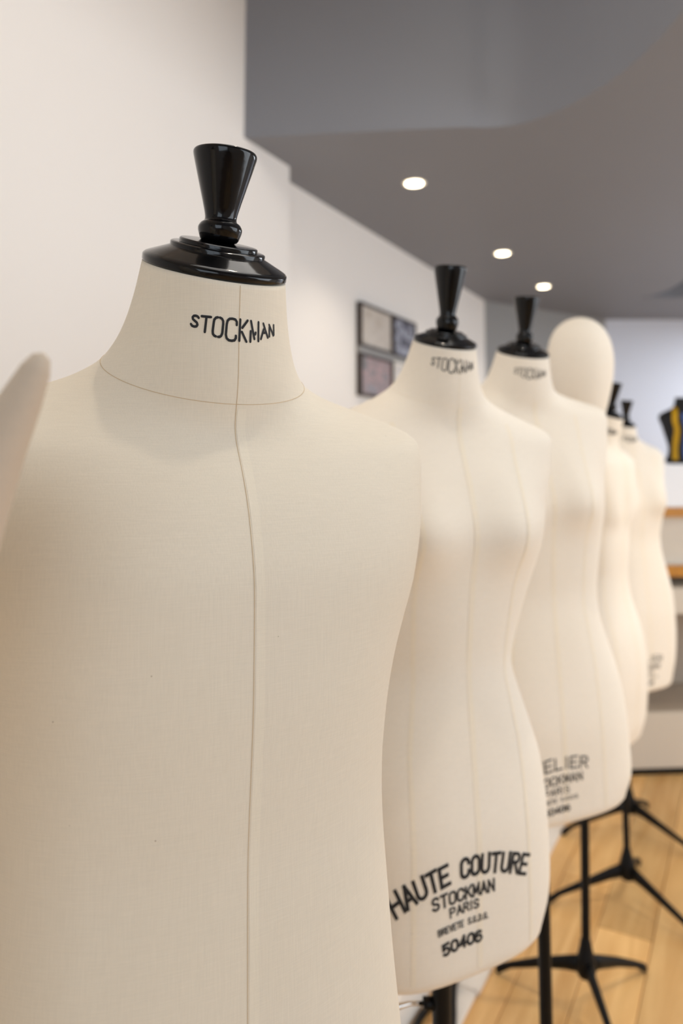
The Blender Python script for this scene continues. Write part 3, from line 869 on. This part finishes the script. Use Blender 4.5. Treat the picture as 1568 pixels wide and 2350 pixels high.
def cap_and_finial(torso, parent, R, finial=0.0625, finial_h=0.0625):
    th = np.linspace(0, 2 * pi, 64, endpoint=False)
    ring = torso.S(th, np.full(64, torso.zt))
    c = ring.mean(0)
    tau = float(torso.T[-1, 7])
    M = Matrix.Translation(Vector(c)) @ Matrix.Rotation(-radians(tau), 4, 'X')
    prof = []
    for r, z in CAP_PROFILE:
        prof.append((max(r, 0.001) * R, z * R))
    vs_, fs_ = lathe(soften(prof, 0.12, 1), 72)
    cap = mesh_obj('neck_cap', [M @ Vector(v) for v in vs_], fs_, M_LACQ, parent)
    cap.data.set_sharp_from_angle(angle=radians(32))
    z0 = FINIAL_PROFILE[0][1]
    k = finial / R          # finials are turned to one size whatever the cap
    kz = finial_h / R
    prof = [(r * R * k, (z0 + (z - z0) * kz) * R) for r, z in FINIAL_PROFILE]
    vs_, fs_ = lathe(soften(prof, 0.2, 2), 64)
    B = M @ Vector((0, 0, z0 * R))
    M = Matrix.Translation(B) @ Matrix.Rotation(-radians(tau * 0.42), 4, 'X') @ Matrix.Translation((0, 0, -z0 * R))
    fin = mesh_obj('finial', [M @ Vector(v) for v in vs_], fs_, M_LACQ, cap)
    fin.data.set_sharp_from_angle(angle=radians(40))
    return cap


def stand(parent, x, y, ztop, rpole, legs, leg_len=0.24, knob=None):
    """Pole, hub and three cast legs, in the parent's local frame; legs are local headings in degrees."""
    vs_, fs_ = lathe([(rpole, 0.115), (rpole, ztop)], 20)
    pole = mesh_obj('pole', vs_, fs_, M_IRON, parent, True, (x, y, 0))
    pole.data.set_sharp_from_angle(angle=radians(40))
    hub = [(0.012, 0.070), (0.021, 0.074), (0.024, 0.088), (0.0225, 0.112), (0.017, 0.132), (rpole + 0.003, 0.150), (rpole + 0.002, 0.158), (rpole * 0.6, 0.158)]
    vs_, fs_ = lathe(soften(hub, 0.2, 1), 24)
    mesh_obj('hub', vs_, fs_, M_IRON, parent, True, (x, y, 0))
    for a in legs:
        secs = [(0.012, 0.098, 0.0115, 0.021), (0.05, 0.088, 0.010, 0.017), (0.12, 0.064, 0.0085, 0.0125), (leg_len - 0.035, 0.034, 0.0075, 0.009),
                (leg_len - 0.012, 0.020, 0.009, 0.011), (leg_len, 0.013, 0.009, 0.0125), (leg_len + 0.007, 0.011, 0.005, 0.0095)]
        vs_, fs_ = [], []
        n = 10
        for (d, z, hw, hh) in secs:
            for k in range(n):
                t = 2 * pi * k / n
                vs_.append((d, hw * cos(t), max(0.0005, z + hh * sin(t))))
        for i in range(len(secs) - 1):
            for k in range(n):
                k2 = (k + 1) % n
                fs_.append((i * n + k, i * n + k2, (i + 1) * n + k2, (i + 1) * n + k))
        fs_.append(tuple(range(n - 1, -1, -1)))
        fs_.append(tuple(range((len(secs) - 1) * n, len(secs) * n)))
        mesh_obj('leg', vs_, fs_, M_IRON, parent, True, (x, y, 0), radians(a))
    return pole


def local_of(root_loc, rotz, X, Y):
    dx, dy = X - root_loc[0], Y - root_loc[1]
    return (dx * cos(rotz) + dy * sin(rotz), -dx * sin(rotz) + dy * cos(rotz))


GROUP = 'canvas dress forms standing in a row'


def dress_form(key, loc, rotdeg, label, mat, pole_xy, rpole, legs_world, cap_scale=1.01, finial=0.060, finial_h=0.0625, bust=None, neck_text=None,
               seams=True, stamp=None, centre_from=None):
    rz = radians(rotdeg)
    root = empty('dress_form', (loc[0], loc[1], 0), rz, label, 'dress form', GROUP)
    T = Torso(FORM[key], bust, 0.10 if bust else 0.0)
    vs_, fs_ = T.mesh()
    mesh_obj('torso', vs_, fs_, mat, root)
    cap_and_finial(T, root, T.T[-1, 1] * cap_scale, finial, finial_h)
    nb = FORM[key][3][0] if key != 'M4' else FORM[key][2][0]
    if seams:
        th = np.linspace(0, 2 * pi, 120, endpoint=True)
        z = np.full_like(th, nb + 0.004)
        surface_line(T, 'neck_seam', root, th, z, 0.00032, M_TAPE if bust else M_THREAD)
        z = np.linspace(T.zt - 0.001, T.zb, 150)
        surface_line(T, 'centre_seam', root, np.zeros_like(z), z, 0.0003, M_TAPE if bust else M_THREAD)
        z = np.linspace(nb, T.zb, 110)
        surface_band(T, 'seam_allowance', root, 0.0012, 0.0088, z, 0.00015, M_TAPE if bust else M_TAPE_MALE)
    if bust:
        # princess seams over the bust points
        zs = np.linspace(T.zb, nb - 0.03, 90)
        waist = bust[0] - 0.2
        for sgn in (-1, 1):
            s = sgn * np.interp(zs, [T.zb, waist - 0.1, waist, bust[0], nb - 0.03], [0.094, 0.090, 0.078, 0.086, 0.10])
            th = T.theta_at(s, zs)
            P = T.S(th, zs)
            Nn = T.N(th, zs)
            vs2, fs2 = [], []
            for d in (-0.0035, 0, 0.0035):
                th2 = T.theta_at(s + d, zs)
                vs2 += [tuple(p) for p in T.S(th2, zs) + T.N(th2, zs) * (0.0003 if d else 0.0006)]
            n = len(zs)
            for k in range(2):
                for i in range(n - 1):
                    fs2.append((k * n + i, k * n + i + 1, (k + 1) * n + i + 1, (k + 1) * n + i))
            mesh_obj('princess_seam', vs2, fs2, M_TAPE, root)
    if neck_text:
        neck_word(T, 'neck_lettering', root, *neck_text)
    if stamp:
        v2, f2 = [], []
        for (text, dz, half, h, w, bow, space, sc_) in stamp:
            stamp_line(T, text, T.zb + dz, sc_, half, h, w, 0.0007, v2, f2, bow, space=space)
        mesh_obj('stamp_lettering', v2, f2, M_INK, root, smooth=False)
    if pole_xy:
        px, py = local_of(loc, rz, *pole_xy)
        stand(root, px, py, T.zb - 0.008, rpole, [a - rotdeg for a in legs_world])
    return root, T


# nearest form, almost wholly outside the frame on the left: only its padded shoulder end is seen
f0, T0 = dress_form('M1', (-0.45, 0.0), -127.0, 'blurred dress form at the left edge, only its pointed shoulder end showing', M_CANVAS,
                    (-0.43, 0.02), 0.014, (95, 215, 335))
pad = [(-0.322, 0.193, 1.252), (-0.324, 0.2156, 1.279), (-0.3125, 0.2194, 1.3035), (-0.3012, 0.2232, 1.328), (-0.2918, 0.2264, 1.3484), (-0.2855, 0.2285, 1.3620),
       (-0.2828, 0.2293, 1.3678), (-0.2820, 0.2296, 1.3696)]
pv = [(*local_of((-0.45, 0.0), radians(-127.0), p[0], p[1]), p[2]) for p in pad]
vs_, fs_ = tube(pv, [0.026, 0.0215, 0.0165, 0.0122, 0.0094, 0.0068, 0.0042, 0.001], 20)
mesh_obj('shoulder_pad', vs_, fs_, M_PAD_SHADED, f0)['label'] = 'padded shoulder end with shade put into its beige'

# the sharp male form
f1, T1 = dress_form('M1', (-0.405, 0.507), -121.38, 'large sharp cream male dress form in front, its neck word crisp and black', M_CANVAS,
                    (-0.385, 0.535), 0.014, (95, 215, 335), neck_text=(1.4535, -0.039, 0.0365, 0.0152, 0.0019, 0.0004))

HC = [('HAUTE COUTURE', 0.122, 0.104, 0.0235, 0.0050, 0.029, 0.8, -0.018),
      ('STOCKMAN', 0.094, 0.047, 0.0148, 0.0032, 0.003, 0.7, -0.020),
      ('PARIS', 0.078, 0.0215, 0.0108, 0.0024, 0.001, 0.7, -0.020),
      ('BREVETE S.G.D.G.', 0.060, 0.038, 0.0076, 0.0016, 0.002, 1.0, -0.021),
      ('50406', 0.034, 0.029, 0.0128, 0.0038, 0.002, 0.7, -0.023)]
AT = [('ATELIER', 0.092, 0.068, 0.0205, 0.0032, 0.010, 0.8, -0.015),
      ('STOCKMAN', 0.065, 0.055, 0.0150, 0.0026, 0.003, 0.7, -0.015),
      ('PARIS', 0.047, 0.026, 0.0115, 0.0020, 0.001, 0.7, -0.015),
      ('BREVETE S.G.D.G.', 0.033, 0.046, 0.0065, 0.0013, 0.002, 1.0, -0.015),
      ('50406', 0.013, 0.026, 0.0105, 0.0026, 0.001, 0.7, -0.015)]
f2, T2 = dress_form('M2', (-0.405, 1.07), -130.27, 'female dress form with the HAUTE COUTURE stamp above its hem', M_CANVAS2,
                    (-0.412, 1.045), 0.0135, (90, 228, 330), bust=(1.213, 0.031, 0.082, 0.062, 0.064),
                    finial=0.055, finial_h=0.079, neck_text=(1.481, -0.044, 0.027, 0.0178, 0.0016, 0.0006), stamp=HC)
f3, T3 = dress_form('M3', (-0.405, 1.525), -137.13, 'female dress form with the ATELIER stamp, in front of the padded head', M_CANVAS2,
                    (-0.385, 1.515), 0.0125, (205, 82, 322), bust=(1.235, 0.031, 0.082, 0.062, 0.064),
                    finial=0.057, finial_h=0.077, neck_text=(1.519, -0.042, 0.028, 0.0180, 0.0016, 0.0006), stamp=AT)
f4, T4 = dress_form('M4', (-0.385, 2.46), -109.1, 'small dress form seen in profile behind the padded head', M_CANVAS2,
                    (-0.373, 2.47), 0.0095, (210, 90, 330), bust=(1.16, 0.032, 0.06, 0.05, 0.06),
                    finial=0.056, finial_h=0.071,
                    neck_text=(1.428, -0.060, -0.012, 0.0165, 0.0016, 0.0008))
f5, T5 = dress_form('M5', (-0.428, 2.92), -133.66, 'farthest dress form at the end of the row, beside the shelf unit', M_CANVAS2,
                    (-0.428, 2.92), 0.0095, (212, 83, 340), bust=(1.17, 0.036, 0.08, 0.05, 0.06),
                    finial=0.050, finial_h=0.061, neck_text=(1.424, -0.034, 0.024, 0.0165, 0.0016, 0.0008), stamp=[r[:7] + (-0.02,) for r in AT])

# clamp screw of the stamped form's pole
px, py = local_of((-0.405, 1.07), radians(-130.27), -0.412, 1.045)
dirx = Vector((-cos(YAW), -sin(YAW), 0))
dl = (dirx.x * cos(radians(-130.27)) + dirx.y * sin(radians(-130.27)), -dirx.x * sin(radians(-130.27)) + dirx.y * cos(radians(-130.27)))
q = lambda d, z: (px + dl[0] * d, py + dl[1] * d, z)
vs_, fs_ = tube([q(0.008, 0.560), q(0.026, 0.560), q(0.0265, 0.560)], [0.0085, 0.0085, 0.006], 16)
boss = mesh_obj('clamp_boss', vs_, fs_, M_IRON, f2)
vs_, fs_ = tube([q(0.026, 0.560), q(0.045, 0.560), q(0.060, 0.556), q(0.075, 0.554), q(0.082, 0.554)], [0.0028, 0.0028, 0.0038, 0.0045, 0.003], 12)
scr = mesh_obj('clamp_screw', vs_, fs_, M_CHROME, boss)

# ------------------------------------------------------------------ padded head on its stand
root = empty('head_form', (-0.40, 1.97, 0), 0, 'cream padded head on a black pole stand, faceless and egg shaped', 'head form')
prof = [(0.030, 1.425), (0.046, 1.427), (0.052, 1.44), (0.060, 1.475), (0.071, 1.515), (0.081, 1.56), (0.0855, 1.60), (0.085, 1.635), (0.078, 1.672),
        (0.062, 1.703), (0.040, 1.722), (0.018, 1.7305), (0.004, 1.7325)]
vs_, fs_ = lathe(soften(prof, 0.2, 2), 64)
# longer front to back than side to side, the face end a little fuller low down
hv = []
for v in vs_:
    k = 1.04 if v[0] > 0 else 1.0
    hv.append((v[0] * k * 0.97 + 0.020, v[1] * 0.95 + 0.02, v[2] - 0.034))
mesh_obj('padded_head', hv, fs_, M_CANVAS2, root)
stand(root, 0, 0, 1.40, 0.0105, (176, 62, 300), 0.225)
for o in root.children:
    if o.name.startswith('pole'):
        for v in o.data.vertices:
            if v.co.z > 1:
                v.co.x += 0.02
                v.co.y += 0.02

# ------------------------------------------------------------------ white border strips on the floor, cable, low plinths behind
for k, (y0, y1, xo) in enumerate(((0.2, 1.878, 0.005), (1.880, 3.30, 0.0))):
    o = bm_obj('border_strip', box_bm(-0.700 - xo, y0, 0.0, -0.643 - xo, y1, 0.012, 0.002), M_PLINTH)
    o['label'] = ('flat white border strip on the floor under the stamped form, near piece' if k == 0
                  else 'flat white border strip on the floor, far piece running behind the stands')
    o['category'] = 'floor strip'
    o['group'] = 'white border strips on the floor'
e = empty('display_plinth', (-1.095, 1.62, 0), 0, 'long low white plinth between the floor strips and the wall', 'plinth')
bm_obj('side_panel', box_bm(-0.342, -1.42, 0.0, 0.330, 1.42, 0.088, 0.002), M_PLINTH, e)
bm_obj('front_panel', box_bm(0.3305, -1.42, 0.0, 0.342, 1.42, 0.0885, 0.0015), M_PLINTH, e)
bm_obj('top_panel', box_bm(-0.345, -1.425, 0.0885, 0.345, 1.425, 0.105, 0.003), M_PLINTH, e)
pts = [(-0.7145, 3.0, .0088), (-0.7145, 2.4, .0088), (-0.7145, 2.1, .0090), (-0.7145, 1.96, .0225), (-0.704, 1.875, .0226), (-0.684, 1.81, .0226), (-0.664, 1.755, .0226),
       (-0.645, 1.69, .0226), (-0.640, 1.63, .0226), (-0.662, 1.59, .0226), (-0.694, 1.60, .0226), (-0.717, 1.645, .0226), (-0.7345, 1.70, .0120), (-0.7375, 1.757, .0090), (-0.728, 1.795, .0090)]
path = [tuple(p) for p in catmull(pts, 5)]
vs_, fs_ = tube(path, 0.0085, 10)
cable = mesh_obj('power_cable', vs_, fs_, M_IRON)
cable['label'] = 'black cable lying on the floor beside the white border strips'
cable['category'] = 'cable'

# ------------------------------------------------------------------ photographs on the left wall
def photo_mat(name, cols, seed, scale=3.0):
    m, nt, b = new_mat(name)
    tc = nt.nodes.new('ShaderNodeTexCoord')
    mp = nt.nodes.new('ShaderNodeMapping')
    mp.inputs['Location'].default_value = (seed * 3.1, seed * 1.7, seed)
    nt.links.new(tc.outputs['Generated'], mp.inputs['Vector'])
    n = nt.nodes.new('ShaderNodeTexNoise')
    n.inputs['Scale'].default_value = scale
    n.inputs['Detail'].default_value = 2
    nt.links.new(mp.outputs[0], n.inputs['Vector'])
    r = nt.nodes.new('ShaderNodeValToRGB')
    cr = r.color_ramp
    while len(cr.elements) < len(cols):
        cr.elements.new(0.5)
    for i, c in enumerate(cols):
        cr.elements[i].position = 0.3 + 0.42 * i / (len(cols) - 1)
        cr.elements[i].color = (*c, 1)
    nt.links.new(n.outputs['Fac'], r.inputs[0])
    nt.links.new(r.outputs[0], b.inputs['Base Color'])
    b.inputs['Roughness'].default_value = 0.35
    return m


M_FRAME = simple('dark_frame', lin(58, 46, 40), 0.5)
PICS = [
    ((2.955, 3.300), (1.846, 2.050), 'framed pale beige photograph, upper left of the four on the wall', [lin(190, 178, 165), lin(205, 196, 186), lin(178, 165, 150)], 1, M_FRAME),
    ((3.312, 3.592), (1.846, 2.050), 'framed dark blue photograph with pale figure, upper right of the four', [lin(52, 50, 62), lin(70, 68, 84), lin(168, 172, 188), lin(60, 58, 70)], 2, M_FRAME),
    ((2.955, 3.300), (1.620, 1.815), 'framed grey photograph with pink blotches, lower left of the four', [lin(112, 106, 106), lin(132, 122, 124), lin(172, 140, 140), lin(120, 114, 114), lin(150, 144, 154)], 3, M_FRAME),
    ((3.312, 3.592), (1.620, 1.815), 'framed near white photograph, lower right of the four', [lin(205, 200, 196), lin(222, 218, 214), lin(190, 186, 182)], 4, M_RIM),
]
for (ya, yb), (za, zb), lab, cols, seed, fm in PICS:
    e = empty('framed_photograph', (-1.545, (ya + yb) / 2, (za + zb) / 2), 0, lab, 'picture', 'four framed photographs on the left wall')
    hy, hz = (yb - ya) / 2, (zb - za) / 2
    w = 0.012
    bm = box_bm(0.001, -hy, hz - w, 0.028, hy, hz, 0.001)
    box_bm(0.001, -hy, -hz, 0.028, hy, -hz + w, 0.001, bm)
    box_bm(0.001, -hy, -hz + w, 0.028, -hy + w, hz - w, 0.001, bm)
    box_bm(0.001, hy - w, -hz + w, 0.028, hy, hz - w, 0.001, bm)
    bm_obj('frame', bm, fm, e)
    bm_obj('photograph', box_bm(0.002, -hy + w, -hz + w, 0.020, hy - w, hz - w), photo_mat('photo_print', cols, seed), e)
shadow_strip = bm_obj('shadow_gap_strip', box_bm(-1.5445, 2.950, 1.8165, -1.523, 3.597, 1.8445, 0.001), simple('shadow_gap_grey', lin(150, 148, 146), 0.5))  # grey box drawn for the shadow between the frames
shadow_strip['label'] = 'grey strip for the shadow gap between the upper and lower photographs'
shadow_strip['category'] = 'shadow_strip'

# ------------------------------------------------------------------ shelf unit at the end of the row
SA = radians(33)
e = empty('shelf_unit', (-0.474, 3.444, 0), SA, 'white and grey shelf unit with orange wood edges behind the last form', 'shelf unit')
X0, X1, D = -0.26, 1.9, 0.42
bm_obj('plinth', box_bm(X0, 0.012, 0.0, X1, D, 0.030, 0.001), M_IRON, e)
bm_obj('base_panel', box_bm(X0, 0.0, 0.030, X1, 0.02, 0.258, 0.002), M_WARMGREY, e)
bm_obj('bottom_shelf', box_bm(X0, 0.0205, 0.236, X1, D, 0.256, 0.001), M_TAUPE, e)
bm_obj('back_panel', box_bm(X0, D - 0.012, 0.257, X1, D, 1.121, 0.001), M_TAUPE, e)
bm_obj('drawer_front', box_bm(X0, 0.0, 0.666, X1, 0.30, 0.776, 0.003), M_WARMGREY, e)
sh = bm_obj('shelf', box_bm(X0, 0.018, 0.826, X1, D - 0.013, 0.872, 0.001), M_WHITE, e)
bm_obj('wood_edge', box_bm(X0, 0.0, 0.824, X1, 0.0175, 0.873, 0.002), M_EDGE, sh)
bm_obj('drawer_front', box_bm(X0, 0.045, 0.874, X1, 0.065, 1.079, 0.002), M_WARMGREY, e)
sh = bm_obj('shelf', box_bm(X0, 0.018, 1.081, X1, D - 0.013, 1.121, 0.001), M_WHITE, e)
bm_obj('wood_edge', box_bm(X0, 0.0, 1.080, X1, 0.0175, 1.122, 0.002), M_EDGE, sh)
bm_obj('top_box', box_bm(X0, 0.004, 1.1225, X1, D, 1.310, 0.004), M_WHITE, e)
bm_obj('end_panel', box_bm(X0 - 0.022, 0.0, 0.0, X0 - 0.001, D, 1.310, 0.001), M_WHITE, e)

# small black bust with a yellow tape on the shelf top
M_NAVY = simple('navy_velvet', (0.006, 0.008, 0.030), 0.55, var=0.3, scale=20)
M_BLACKV = simple('black_velvet', (0.006, 0.006, 0.008), 0.6)
M_YELLOW = simple('yellow_tape', lin(222, 172, 10), 0.5)
M_BLUE = simple('blue_sheen', lin(70, 100, 170), 0.35, var=0.3, scale=30)
BUST = [(0.308, .036, .034, .034, 2, 0, 0, 8), (0.285, .038, .036, .036, 2, -.004, 0, 8), (0.262, .045, .040, .038, 2, -.008, 0, 8), (0.250, .068, .042, .040, 2, -.008, 0, 6),
        (0.236, .096, .044, .042, 2.1, -.008, 0, 4), (0.222, .108, .046, .044, 2.1, -.008, 0, 3), (0.205, .105, .050, .047, 2.2, -.008, 0, 1), (0.18, .096, .056, .050, 2.2, -.007, 0, 0),
        (0.15, .088, .060, .052, 2.2, -.006, 0, 0), (0.11, .078, .055, .048, 2.1, -.006, 0, 0), (0.075, .071, .048, .044, 2.1, -.006, 0, 0), (0.045, .074, .050, .046, 2.1, -.006, 0, 0), (0.017, .086, .056, .052, 2.1, -.006, 0, 0)]
BUST = [(q[0], q[1] * 1.1) + q[2:] for q in BUST]
FORM['bust'] = BUST
BL = (-0.254, 3.786)
BR = radians(-152)
e = empty('small_bust', (BL[0], BL[1], 1.310), BR, 'small black and navy bust wearing a yellow tape on the shelf top', 'bust')
TB = Torso(BUST, (0.155, 0.012, 0.036, 0.028, 0.03))
vs_, fs_ = TB.mesh(64, 70)
mesh_obj('torso', vs_, fs_, M_BLACKV, e)
zz = np.linspace(0.02, 0.235, 40)
surface_band(TB, 'sheen_band', e, -0.030, 0.035, zz, 0.001, M_BLUE)['label'] = 'blue sheen painted down the front'  # bluish sheen of the dark bust painted as a coloured band
zz = np.linspace(0.018, 0.262, 50)
s_ = np.interp(zz, [0.018, 0.12, 0.2, 0.262], [-0.068, -0.062, -0.064, -0.055])
v2, f2_ = [], []
for d in (-0.011, 0, 0.011):
    th = TB.theta_at(s_ + d, zz)
    v2 += [tuple(p) for p in TB.S(th, zz) + TB.N(th, zz) * 0.002]
n = len(zz)
for k in range(2):
    for i in range(n - 1):
        f2_.append((k * n + i, k * n + i + 1, (k + 1) * n + i + 1, (k + 1) * n + i))
tp = mesh_obj('tape_measure', v2, f2_, M_YELLOW)
tp.location = e.location
tp.rotation_euler = e.rotation_euler
tp['label'] = 'yellow measuring tape hanging down the front of the small black bust'
tp['category'] = 'tape'
